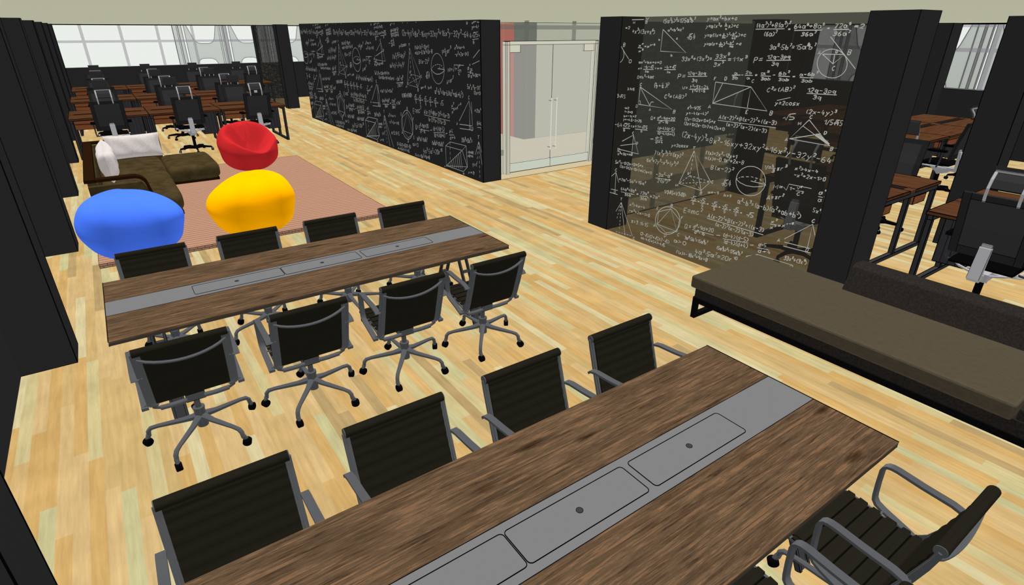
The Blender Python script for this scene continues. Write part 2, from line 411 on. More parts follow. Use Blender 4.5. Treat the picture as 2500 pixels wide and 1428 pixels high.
CT='(5a^2b)^3=125a^6b^3 -4725 2598 -4287 2605 40;y=ax^2+bx+c -4133 2621 -3773 2620 32;y=a(x^2+ -4135 2548 -3939 2550 35;b -3904 2573 -3886 2572 23;a -3896 2534 -3879 2534 16;x)+c -3866 2550 -3746 2554 34;y=a((x+ -4136 2464 -3931 2468 31;b -3911 2482 -3897 2482 23;2a -3921 2454 -3881 2455 16;)^2- -3872 2466 -3807 2469 32;b^2 -3800 2484 -3763 2484 22;4a^2 -3807 2446 -3746 2449 23;)+c -3736 2468 -3646 2473 31;y=a(x+ -4129 2381 -3960 2387 31;b -3933 2402 -3918 2402 21;2a -3943 2373 -3898 2374 16;)^2- -3893 2386 -3825 2389 30;b^2 -3816 2404 -3780 2405 20;4a -3817 2371 -3774 2372 18;+c -3749 2394 -3679 2397 23;(4a^2)^3+8(a^3)^2 -3554 2551 -3207 2555 39;(6a)^2 -3459 2476 -3325 2480 39;= -3221 2528 -3194 2528 23;64a^6+8a^6 -3162 2543 -2888 2547 35;36a^2 -3083 2482 -2946 2485 30;= -2858 2537 -2833 2537 21;72a^6 -2796 2547 -2661 2552 33;36a^2 -2792 2487 -2651 2490 31;=2 -2629 2547 -2544 2547 30;3a^8*5b^7=15a^8b^7 -3372 2362 -2926 2377 39;P= -3516 2238 -3418 2253 47;12q-3pq -3378 2279 -3141 2290 33;3q -3320 2222 -3245 2227 33;a -4762 2422 -4741 2422 18;b -4562 2262 -4534 2263 25;c -4509 2435 -4485 2436 22;a^2+b^2=c^2 -4642 2515 -4428 2522 25;#64 -4367 2435 -4251 2441 56;33x^8+(3x^5)= -4399 2220 -4002 2239 40;33x^8 -3967 2260 -3802 2272 40;3x^5 -3976 2182 -3857 2197 38;=11x^3 -3813 2237 -3595 2255 37;x^P -5056 2351 -4986 2358 24;x^5 -5052 2290 -4979 2300 24;=x^p^-^5 -4967 2340 -4808 2354 26;ax^2+bx+c=0 -5032 2169 -4681 2181 27;x= -5033 2103 -4972 2106 22;-b-#D -4942 2120 -4794 2126 32;2a -4921 2075 -4863 2078 19;vx= -4774 2119 -4663 2122 21;-b+#D -4632 2131 -4469 2142 31;2a -4589 2086 -4541 2089 18;D=b^2-4ac -5033 1999 -4769 2020 33;P= -4426 2036 -4316 2048 46;12q-3pq -4297 2082 -4054 2096 33;3q -4227 2014 -4154 2022 33;W= -4347 1924 -4267 1935 36;t^2-5t-24 -4241 1950 -3999 1966 28;t^3+t-6 -4208 1904 -4031 1923 28;a -3710 2122 -3675 2124 23;3b -3730 2074 -3658 2078 28;- -3629 2108 -3601 2110 23;2b -3583 2129 -3511 2136 30;a -3560 2084 -3526 2087 23;= -3477 2117 -3448 2119 23;a^2 -3413 2134 -3329 2141 27;3ab -3406 2085 -3299 2092 27;- -3287 2128 -3255 2130 22;6b^2 -3226 2143 -3122 2151 28;3ab -3221 2090 -3110 2097 26;= -3086 2129 -3056 2131 19;a-6b^2 -3017 2144 -2852 2162 27;3ab -2993 2093 -2883 2100 27;C -4979 1919 -4947 1922 30;D -5015 1668 -4982 1671 31;A -4800 1652 -4765 1656 31;B -4433 1664 -4398 1668 35;( -4760 1915 -4741 1916 59;1 -4734 1946 -4719 1947 24;2 -4729 1914 -4707 1916 22;+ -4687 1931 -4657 1933 24;1 -4642 1953 -4627 1954 24;a -4637 1924 -4615 1925 19;)P -4593 1927 -4535 1936 53;C^2=(AB)^2 -4584 1813 -4278 1836 40;F -3944 2051 -3921 2052 31;D -3816 2057 -3786 2058 33;C -3499 2056 -3472 2058 27;A -3968 1766 -3933 1769 35;E -3508 1757 -3480 1760 35;B -3243 1774 -3210 1778 39;A -2891 2335 -2865 2336 30;O -2737 2350 -2719 2350 24;B -2632 2341 -2601 2342 39;C -2734 2208 -2710 2209 34;C^2=(AB)^2 -3317 1981 -3041 2011 38;12q-3pq -2915 2012 -2650 2018 38;3q -2849 1958 -2769 1960 34;y=2cosx -3206 1873 -2964 1891 34;#5 -3099 1741 -2972 1764 52;(2x-4y)^3 -2889 1824 -2611 1838 39;1/5#45 -2696 1752 -2531 1760 44;M -2935 1718 -2907 1722 26;C -2838 1786 -2812 1789 28;D -2675 1665 -2647 1669 26;B -2586 1534 -2558 1538 32;A -3031 1555 -3004 1559 30;x^2>-1/25 -4238 1728 -4063 1739 34;y=-4(x-4)^2 -4245 1670 -3958 1692 31;(2x-1)(2x+1)+5+x -4260 1605 -3849 1621 34;(2x+1)(2x-1)>7+4(2x+1) -4261 1555 -3721 1558 35;Q= -4760 1551 -4684 1560 42;d^2-9d+20 -4657 1572 -4391 1590 28;d^2-16 -4631 1527 -4483 1542 28;A(x-2)^2+B(x-2)^2+((x-3) -3815 1674 -3152 1688 40;(x-2)^2(x-2)(x-3) -3716 1612 -3240 1602 37;(d-4)(d-5) -4639 1454 -4381 1474 34;(d-4)(d+4) -4632 1401 -4372 1414 34;~ -4733 1317 -4679 1325 29;d-5 -4652 1345 -4548 1355 28;d+4 -4645 1295 -4532 1307 29;(2x-4y)^3 -4274 1419 -3940 1413 65;=8x^3-16xy+32xy^2 -3939 1410 -3235 1421 55;+16x^2y-32y^2-64 -3230 1429 -2546 1417 52;y=2cosx -4398 1289 -4160 1318 33;-64 -5349 1401 -5218 1410 49;#25 -5208 1417 -5084 1427 42;6 -5190 1362 -5158 1366 33;vx=1+#25 -5069 1426 -4794 1440 35;6 -4898 1388 -4868 1392 32;C -5032 1347 -5003 1350 27;D -4950 1234 -4921 1239 27;a -5265 1111 -5221 1118 37;a^3+3c=mB -5258 1052 -4994 1086 31;=2 -5296 2538 -5219 2541 27;+x^2)(3x+x^6) -5183 2493 -4827 2485 45;B -5310 2346 -5273 2347 41;O -5193 2168 -5148 2169 36;3.1415 -5180 1858 -5062 1861 28;3#45 -5352 1756 -5201 1758 41;B -4983 2598 -4951 2597 31;M -5178 2596 -5147 2596 24;1=2 -5203 1630 -5123 1638 23;1-2=0 -5198 1590 -5059 1593 23;b=-1c=2 -5204 1536 -4991 1554 24;y=-4.5-2+25 -5206 1495 -4899 1506 27;7(x^2y^3)^2=(xy)^2 -4645 1156 -4218 1189 49;6x^2+2y^2-x^3+(y^3)^2 -4750 1053 -4273 1079 44;f(x)=2x^2-12x+1 -3916 1281 -3519 1299 39;g(x)=-0.1x^2+2x-8 -3914 1222 -3428 1254 40;5x^(^2x-1)(2x+1)+5+x -5286 937 -4801 972 38;(2x+1)(2x-1)>7+4(2x+1) -5202 899 -4650 913 35;T -4093 1310 -4057 1316 27;M -4267 846 -4231 853 26;B -3910 830 -3881 836 33;C -3783 984 -3757 990 27;D -4117 1016 -4093 1021 22;B(x-2)^2 -3821 1134 -3534 1145 45;#64 -3653 980 -3531 999 69;r -3265 1109 -3246 1113 20;V= -3186 1243 -3119 1262 46;4 -3113 1283 -3087 1288 31;3 -3102 1233 -3076 1238 33;@r^3 -3058 1259 -2959 1287 40;x^2>4x-4 -2873 1302 -2643 1314 32;-x^2+2x-1>0 -2871 1238 -2558 1254 35;M= -3053 1080 -2951 1094 41;1- -2885 1101 -2829 1108 33;V^2 -2813 1121 -2765 1132 26;C^2 -2802 1065 -2740 1079 30;A=@r^2 -3101 955 -2928 1001 42;a=-9 -3808 862 -3663 880 30;b=9 -3599 877 -3505 882 29;-3a^2-a^8 -4583 906 -4342 934 41;2(a^2)^3 -4549 835 -4368 857 42;1/3#45+1/3#20= -4425 725 -4093 753 44;#5 -4028 744 -3950 748 42;5 -3998 690 -3971 696 31;= -3929 731 -3900 733 25;#5 -3897 745 -3821 749 42;5 -3867 691 -3841 698 31;= -3801 732 -3773 734 25;#5 -3737 746 -3663 750 41;5 -3707 693 -3682 700 30;= -3644 733 -3617 736 24;#5 -3598 747 -3527 751 40;5 -3569 695 -3545 701 30;= -3508 734 -3482 737 24;#5 -3456 748 -3387 752 40;5 -3427 697 -3404 703 29;= -3369 736 -3344 738 24;#5 -3292 725 -3202 735 49;a^3-b^3=(a-b)(a^2+ab+b^2) -3420 840 -2712 849 50;A -4532 271 -4493 281 38;B -4301 585 -4268 593 36;E -4512 497 -4481 505 34;F -4122 480 -4098 487 32;C -4146 255 -4114 265 36;D -4344 188 -4306 199 40;E=mc^2 -4101 562 -3846 600 61;Q= -4058 380 -3960 395 56;d^2-9d+20 -3937 414 -3656 442 44;d^2-16 -3909 360 -3762 372 38;~ -3616 408 -3557 420 28;A(x-2)^2+B(x-2)^2+((x-3) -3763 595 -3063 610 47;(x-2)^2(x-2)^1(x-3) -3649 523 -3170 529 44;(d-4)(d-5) -3529 428 -3215 457 47;(d-4)(d+4) -3508 358 -3207 386 47;~ -3185 421 -3139 432 27;d-5 -3087 451 -3001 464 37;d+4 -3080 383 -2934 407 37;3a^8*5b^7=15a^8b^7 -4037 251 -3711 276 39;a>0 -4184 170 -3997 179 43;(5a^2b)^3=125a^6b^3 -3584 263 -3260 283 40;4a^3*5a^7=20r^1^0 -3860 124 -3306 185 53;f(x)=-18x^2+9x+8 -4131 38 -3674 75 43;@=3.1415 -4911 223 -4617 242 46;(2-#5)(2+#5)(2-#5) -4737 101 -4254 122 43;=4-4#5+5+7-4#5 -4719 50 -4315 66 36;x^2>4x-4 -4967 440 -4700 460 36;-x^2+2x-1>0 -4969 359 -4605 377 36;64a^6+8a^6 -5146 610 -4882 632 39;36a^4 -5071 550 -4940 570 32;= -4868 606 -4830 611 28;72a^6 -4807 629 -4668 648 37;36a^4 -4798 560 -4665 582 35;=2a^4 -4639 622 -4489 641 37;=2a^4-5a^4+15a^2 -5194 729 -4731 763 35;T -5141 471 -5105 479 36;C -4853 6 -4818 16 30;C -5279 834 -5239 842 32;D -5269 539 -5231 548 33;C -2595 843 -2565 851 30;A -2895 558 -2862 568 33;D -2590 543 -2559 553 32;x^2 -3001 729 -2940 753 30;x^5 -3001 665 -2940 687 33;=x^r^-^5 -2923 705 -2768 758 32;33x^8+(3x^9)= -2786 395 -2525 415 43;5x^4 -2610 947 -2537 944 39;a^4 -2591 1121 -2531 1140 36;a^3 -2585 1054 -2526 1070 36;A -3265 39 -3228 45 25;B -2784 35 -2745 42 27;AB=BC -2649 295 -2501 306 25;AB=4 -2652 256 -2519 266 25;V=1 -2546 164 -2448 184 40;y=2 -2646 82 -2499 92 26'
CL='-3913 2566 -3876 2566;-3925 2477 -3881 2478;-3808 2476 -3751 2476;-3947 2396 -3900 2397;-3826 2396 -3771 2397;-3554 2538 -3256 2542;-3158 2528 -2901 2532;-2799 2535 -2668 2538;-3382 2265 -3132 2278;-4713 2536 -4717 2311 -4356 2305 -4713 2536;-3980 2244 -3833 2248;-5068 2340 -5003 2338;-4952 2107 -4792 2114;-4635 2119 -4467 2129;-4294 2067 -4036 2084;-4247 1937 -3993 1960;-3737 2111 -3638 2119;-3588 2118 -3499 2123;-3414 2124 -3306 2127;-3230 2133 -3112 2135;-3014 2133 -2886 2137;-4975 1909 -4975 1710 -4453 1702 -4975 1909;-4975 1909 -4792 1709;-4976 1749 -4948 1749 -4947 1712;-4789 1718 -4790 1728 -4787 1737 -4783 1745 -4777 1751 -4769 1755 -4760 1757 -4751 1757 -4742 1754;-4741 1940 -4703 1943;-4648 1947 -4612 1950;-3922 2034 -3498 2016 -3277 1808 -3920 1820 -3922 2034;-3920 1820 -3498 2016 -3499 1819;-3920 1820 -3830 2031;-2616 2270 -2613 2245 -2616 2220 -2626 2197 -2642 2178 -2663 2162 -2688 2152 -2716 2147 -2747 2149 -2777 2156 -2806 2168 -2832 2186 -2853 2208 -2870 2233 -2879 2259 -2882 2286 -2878 2311 -2867 2334 -2850 2353 -2828 2368 -2802 2377 -2774 2381 -2744 2378 -2714 2371 -2686 2358 -2662 2340 -2641 2319 -2626 2295 -2616 2270;-2812 2479 -2523 2218;-2812 2479 -2523 2218;-2849 2337 -2655 2341 -2737 2262 -2849 2337;-2741 2335 -2737 2262;-2916 2002 -2642 2011;-3195 1914 -3065 1953;-2839 1775 -2991 1581 -2596 1573 -2839 1775;-2888 1715 -2596 1573;-2991 1581 -2704 1666;-2762 1651 -2609 1580;-2748 1655 -2608 1584;-2734 1659 -2606 1586;-2721 1662 -2604 1589;-4659 1559 -4389 1581;-3824 1656 -3153 1664;-4646 1436 -4379 1460;-4660 1329 -4537 1342;-5205 1399 -5077 1408;-4994 1414 -4792 1426;-5197 1236 -5012 1339 -4900 1123 -5218 1128;-5012 1339 -5011 1136;-5223 1178 -4961 1240;-5270 1098 -5203 1099;-5356 2363 -5272 2273 -5202 2211;-5331 2333 -5313 2317 -5299 2298 -5290 2277 -5287 2256 -5288 2234 -5295 2214 -5306 2195 -5322 2179 -5342 2166 -5365 2157;-5201 2638 -5013 2639;-5003 2674 -4960 2638 -4913 2675;-4070 1295 -4224 889 -3903 874 -3795 996 -4070 1295 -3903 874;-3150 1137 -3147 1103 -3152 1070 -3165 1038 -3186 1008 -3213 984 -3246 965 -3282 953 -3320 948 -3358 951 -3394 962 -3427 981 -3453 1006 -3473 1036 -3484 1069 -3486 1104 -3480 1139 -3465 1171 -3442 1201 -3413 1224 -3380 1242 -3343 1252 -3306 1255 -3269 1251 -3235 1239 -3204 1221 -3179 1197 -3161 1168 -3150 1137;-3485 1089 -3434 1062 -3357 1046 -3270 1051 -3189 1071 -3138 1095;-3313 1104 -3139 1101;-3122 1274 -3069 1280;-2946 1116 -2915 1092 -2900 1157 -2673 1161;-2816 1108 -2743 1117;-4586 883 -4347 904;-4026 733 -3943 738;-3895 734 -3814 739;-3735 735 -3657 740;-3596 737 -3520 741;-3454 738 -3381 742;-4135 457 -4134 419 -4141 380 -4158 342 -4182 307 -4214 277 -4251 253 -4292 237 -4335 229 -4377 231 -4416 241 -4451 260 -4479 287 -4499 320 -4510 358 -4510 398 -4501 438 -4483 477 -4456 512 -4423 541 -4385 563 -4344 577 -4302 583 -4262 580 -4224 569 -4191 550 -4165 524 -4146 493 -4135 457;-4474 319 -4477 479 -4294 563 -4146 462 -4159 310 -4323 248 -4474 319 -4294 563 -4159 310 -4474 319;-3943 398 -3645 411;-3766 581 -3058 584;-3525 406 -3208 448;-3097 430 -2971 445;-5143 588 -4900 603;-4809 609 -4681 626;-5120 449 -4867 47;-5120 449 -5000 20;-5203 305 -5120 449;-5353 744 -5262 823 -5195 699;-5262 823 -5252 592;-5352 582 -5201 592;-5347 536 -5199 537;-2827 607 -2582 830 -2578 590;-2582 830 -2526 708;-2820 575 -2528 589;-2821 532 -2521 547;-3008 715 -2948 725;-2593 1102 -2528 1103;-3203 298 -3082 357 -2682 367 -2782 305 -3203 298;-3203 298 -3211 74 -2768 79 -2666 145 -2682 367;-2782 305 -3211 74;-2782 305 -2666 145;-3211 74 -2666 145;-3211 74 -3194 66;-3160 101 -3142 71;-3111 127 -3091 75;-3062 154 -3041 80;-3014 180 -2991 85;-2966 205 -2941 89;-2919 231 -2893 94;-2873 256 -2844 99;-2827 280 -2797 103'
CD='-4070 1295 -4082 1009 -4224 889;-4082 1009 -3795 996;-4224 889 -3795 996;-4082 1009 -3903 874;-3485 1089 -3431 1123 -3319 1148 -3218 1142 -3139 1101;-5120 449 -5111 59;-5120 449 -5178 190;-5171 24 -4867 47;-3082 357 -3098 136'
# ---------------------------------------------------------------- chalk writing: a small stroke alphabet
GL={'0':'2604063644402026','1':'153630','2':'05263644040040','3':'0626453323414000|','4':'36030343|3630','5':'46062624',
}
G={
'0':['10 01 05 16 26 35 31 20 10'],'1':['04 26 20'],'2':['05 16 26 35 34 00 30'],'3':['05 16 26 35 34 13','13 34 32 31 20 10 01'],
'4':['16 02 32','24 20'],'5':['36 06 03 23 32 31 20 00'],'6':['26 04 01 10 20 31 32 23 03'],'7':['06 36 10'],'8':['13 04 05 16 26 35 34 23 13 02 01 10 20 31 32 23'],'9':['33 13 04 05 16 26 35 33 20'],
'a':['33 14 04 01 10 20 33','34 31 40'],'b':['06 00 20 31 32 23 03'],'c':['33 24 14 03 01 10 20 31'],'d':['33 14 03 01 10 20 31','36 30'],'e':['02 32 33 24 14 03 01 10 30'],
'f':['36 26 15 10','04 24'],'g':['34 31 22 02 04 34'],'i':['14 10'],'m':['00 04','03 14 23 20','23 34 43 40'],'n':['00 04','03 14 24 33 30'],'o':['10 01 03 14 24 33 31 20 10'],
'p':['0- 04 24 33 32 21 01'],'q':['33 14 03 02 11 31','34 3-'],'r':['00 04','03 24'],'s':['34 14 03 12 22 31 20 00'],'t':['16 11 20','04 24'],'v':['04 10 24'],'x':['04 30','34 00'],'y':['04 12','34 0-'],
'A':['00 26 40','12 32'],'B':['00 06 26 35 34 23 03','23 32 31 20 00'],'C':['35 26 16 04 02 10 20 31'],'D':['00 06 26 34 32 20 00'],'E':['36 06 00 30','03 23'],'F':['36 06 00','03 23'],
'M':['00 06 22 46 40'],'O':['10 01 05 16 26 35 31 20 10'],'P':['00 06 26 35 34 23 03'],'Q':['10 01 05 16 26 35 31 20 10','22 40'],'T':['06 46','26 20'],'V':['06 20 46'],'W':['06 10 24 30 46'],
'+':['03 43','25 21'],'-':['03 33'],'=':['02 32','04 34'],'(':['26 14 12 20'],')':['06 24 22 00'],'/':['00 36'],'.':['10 11'],'>':['05 33 01'],'*':['12 13'],'~':['03 43','34 43 32'],
'#':['02 13 20 36 76'],'@':['04 34','14 10','24 20 31']}
WD={'1':3,'i':2,'(':3,')':3,'.':2,'*':2,'#':3.3,'M':5,'W':5,'m':5,'T':5,'V':5,'A':5,'+':5,'~':5,'f':3.4,'t':3.4,'r':3.4,'v':3.4,'O':4,'Q':5}
def layout(s):
    """-> strokes in glyph units and total width"""
    out=[];x=0;i=0
    while i<len(s):
        c=s[i];k=1.0;dy=0
        if c=='^': i+=1;c=s[i];k=.62;dy=4.0
        for st in G.get(c,[]):
            pl=[]
            for t in st.split():
                yy=-2 if t[1]=='-' else int(t[1])
                pl.append((x+int(t[0])*k,dy+yy*k))
            out.append(pl)
        x+=WD.get(c,4.2)*k+.5*k; i+=1
    return out,max(x-.8,1)
def strokes():
    S=[]
    for r in CT.split(';'):
        p=r.split(' '); s=p[0]; u0,v0,u1,v1,h=[int(q)/1000 for q in p[1:6]]
        st,w=layout(s); dx,dz=(u1-u0)/w,(v1-v0)/w; hz=h/6
        rn=random.Random(s)
        for pl in st:
            S.append([(u0+a*dx+b*hz*.10+rn.uniform(-.002,.002),v0+a*dz+b*hz+rn.uniform(-.002,.002)) for a,b in pl])
    for r in CL.split(';'):
        q=[int(t)/1000 for t in r.split(' ')]; S.append([(q[i],q[i+1]) for i in range(0,len(q),2)])
    for r in CD.split(';'):
        q=[int(t)/1000 for t in r.split(' ')]; P=[(q[i],q[i+1]) for i in range(0,len(q),2)]
        for a,b in zip(P,P[1:]):
            L=math.hypot(b[0]-a[0],b[1]-a[1]); n=max(2,int(L/.045))
            for k in range(n):
                t0,t1=k/n,(k+.55)/n; S.append([(a[0]+(b[0]-a[0])*t,a[1]+(b[1]-a[1])*t) for t in (t0,t1)])
    return S
STR=strokes()
def clip(P,y0,y1,z0,z1):
    """keep the part of a polyline that lies on the board"""
    ins=lambda p: y0<=p[0]<=y1 and z0<=p[1]<=z1
    if all(ins(p) for p in P): return P
    out=[]
    for a,b in zip(P,P[1:]):
        n=max(1,int(math.hypot(b[0]-a[0],b[1]-a[1])/.02))
        for k in range(n+1):
            q=(a[0]+(b[0]-a[0])*k/n,a[1]+(b[1]-a[1])*k/n)
            if ins(q): out.append(q)
            elif out: return out
    return out
def chalk(name,parent,fx,fz,y_lo,y_hi,z_lo,z_hi,shifts,x,w,m,axis='x',skip=0.0,umin=-99):
    """fx: tile u (metres, along -y) -> world y; strokes drawn as thin flat ribbons on the plane"""
    mb=MB(); rn=random.Random(3)
    for sh in shifts:
        for pl in STR:
            if min(p[0] for p in pl)<umin: continue
            P=clip([(fx(u)+sh,fz(v)) for u,v in pl],y_lo,y_hi,z_lo,z_hi)
            if len(P)<2: continue
            if rn.random()<skip: continue
            ww=w*rn.uniform(.75,1.2)
            L=[];n=len(P)
            for i,(a,b) in enumerate(P):
                d=Vector((P[min(i+1,n-1)][0]-P[max(i-1,0)][0],P[min(i+1,n-1)][1]-P[max(i-1,0)][1]))
                if d.length<1e-6: d=Vector((1,0))
                d.normalize(); nx,nz=-d.y*ww/2,d.x*ww/2
                L.append(((a+nx,b+nz),(a-nx,b-nz)))
            t=.0012
            vs=[]
            for p,q in L:
                for s_ in (p,q):
                    vs.append((x,s_[0],s_[1]) if axis=='x' else (s_[0],x,s_[1]))
            fs=[(2*i,2*i+1,2*i+3,2*i+2) for i in range(n-1)]
            if fs: mb.add(vs,fs,m)
    me=bpy.data.meshes.new(name); me.from_pydata(mb.v,[],mb.f); me.materials.append(m); me.update()
    o=bpy.data.objects.new(name,me); COL.objects.link(o)
    if parent:
        o.parent=parent; o.location=-Vector(parent.location)
    return o
o=chalk('chalk_writing',gp,lambda u:-u,lambda v:v,2.53,5.35,0.0,H-.01,(0,),GX-.0005,.0070,chalkM)
o['label']='white chalk formulas and geometry sketches on the glass'
o=chalk('chalk_writing',wallc,lambda u:10.106+(-u-3.31)*1.526,lambda v:1.863+(v-1.104)/.5725,8.60,18.63,.02,H-.02,(-4.17,0,4.17,8.34),GX-.002,.0098,chalkW,'x',0,-5.27)
o['label']='white chalk formulas, pyramids and circles on the black wall'
chalk('chalk_writing',gp2,lambda u:22.9+(-u-3.31)*.8,lambda v:v*.98,21.75,24.58,.02,H-.05,(-2.2,0,2.2),GX+.028,.010,chalkDim,'x',.5)
chalk('chalk_writing',bw,lambda u:10.3+(u+3.31)*1.1,lambda v:.2+v,8.95,11.9,.05,H-.05,(0,-3.0,3.0),8.536,.012,chalkDim,'y')
# ================================================================ furniture
def arc(cx,cy,r,a0,a1,n=5): return [(cx+r*math.cos(math.radians(a0+(a1-a0)*i/n)),cy+r*math.sin(math.radians(a0+(a1-a0)*i/n))) for i in range(n+1)]
# ---------------------------------------------------------------- meeting tables
TZ=.801
def rrect(x0,y0,x1,y1,r,n=4):
    return arc(x1-r,y1-r,r,0,90,n)+arc(x0+r,y1-r,r,90,180,n)+arc(x0+r,y0+r,r,180,270,n)+arc(x1-r,y0+r,r,270,360,n)
def meeting_table(cx,cy,label):
    t=empty('meeting_table',(cx,cy,0),label=label,cat='table',group='walnut meeting tables')
    hx,hy=1.4855,.5365
    b=MB()
    b.box((-hx,.128,TZ-.012),(hx,hy,TZ),walnut); b.box((-hx,-hy,TZ-.012),(hx,-.128,TZ),walnut)
    b.box((-hx,-hy,TZ-.03),(hx,hy,TZ-.012),edgeM)
    e=.0024
    for sx in (-1,1):
        b.box((sx*hx-e,-hy,TZ-.002),(sx*hx+e,hy,TZ+e),blackM); b.box((sx*hx-e-.001,-hy,TZ-.031),(sx*hx+e+.001,hy,TZ-.027),blackM)
    for y in (-.128,.128): b.box((-hx,y-.0016,TZ-.002),(hx,y+.0016,TZ+.0012),blackM)
    b.obj('tabletop',t)
    MB().box((-hx,-.127,TZ-.012),(hx,.127,TZ-.0002),stripM).obj('inlay',t)
    for x0,x1,hxo in ((-.946,-.317,-.650),(-.311,.311,.0),(.347,.976,.665)):
        b=MB(); lp=rrect(x0,-.086,x1,.088,.018)
        b.prism(lp,TZ-.001,TZ+.0006,stripM,2)
        pts=[(p[0],p[1],TZ+.0008) for p in lp]+[(lp[0][0],lp[0][1],TZ+.0008)]
        b.tube(pts,.0024,gapM,4)
        for i in range(16):
            a0,a1=2*PI*i/16,2*PI*(i+1)/16; r=.0145
            b.add([(hxo,.003,TZ+.0010),(hxo+r*math.cos(a0),.003+r*math.sin(a0),TZ+.0010),(hxo+r*math.cos(a1),.003+r*math.sin(a1),TZ+.0010)],[(0,1,2)],mat('drain_hole',(70,70,70),UP))
        b.tube([(hxo+.0145*math.cos(2*PI*i/16),.003+.0145*math.sin(2*PI*i/16),TZ+.0012) for i in range(17)],.0013,gapM,4)
        b.obj('flap',t)
    for sx in (-1,1):
        for sy in (-1,1):
            b=MB(); ang=math.atan2(.34,.77)
            M=Matrix.Translation((sx*1.236,sy*.40,0))@Matrix.Rotation(sy*ang,4,'X')
            L=.83
            for x in (-.045,.030): b.box((x,-.014,0.004),(x+.015,.014,L),legB,.0015,M)
            for z in (.004,.20,.36,.52,.66,.80): b.box((-.03,-.011,z),(.03,.011,z+.03),legB,0,M)
            b.box((-.03,-.003,.004),(.03,.003,.19),legB,0,M)
            b.obj('leg',t)
        MB().box((sx*1.236-.03,-.46,TZ-.06),(sx*1.236+.03,.46,TZ-.031),legB).obj('cross_rail',t)
    return t
TF=meeting_table(1.1665,1.1915,'walnut meeting table with grey centre inlay filling the right foreground')
TM=meeting_table(1.1665,4.3735,'walnut meeting table with grey centre inlay in the middle, between two rows of chairs')

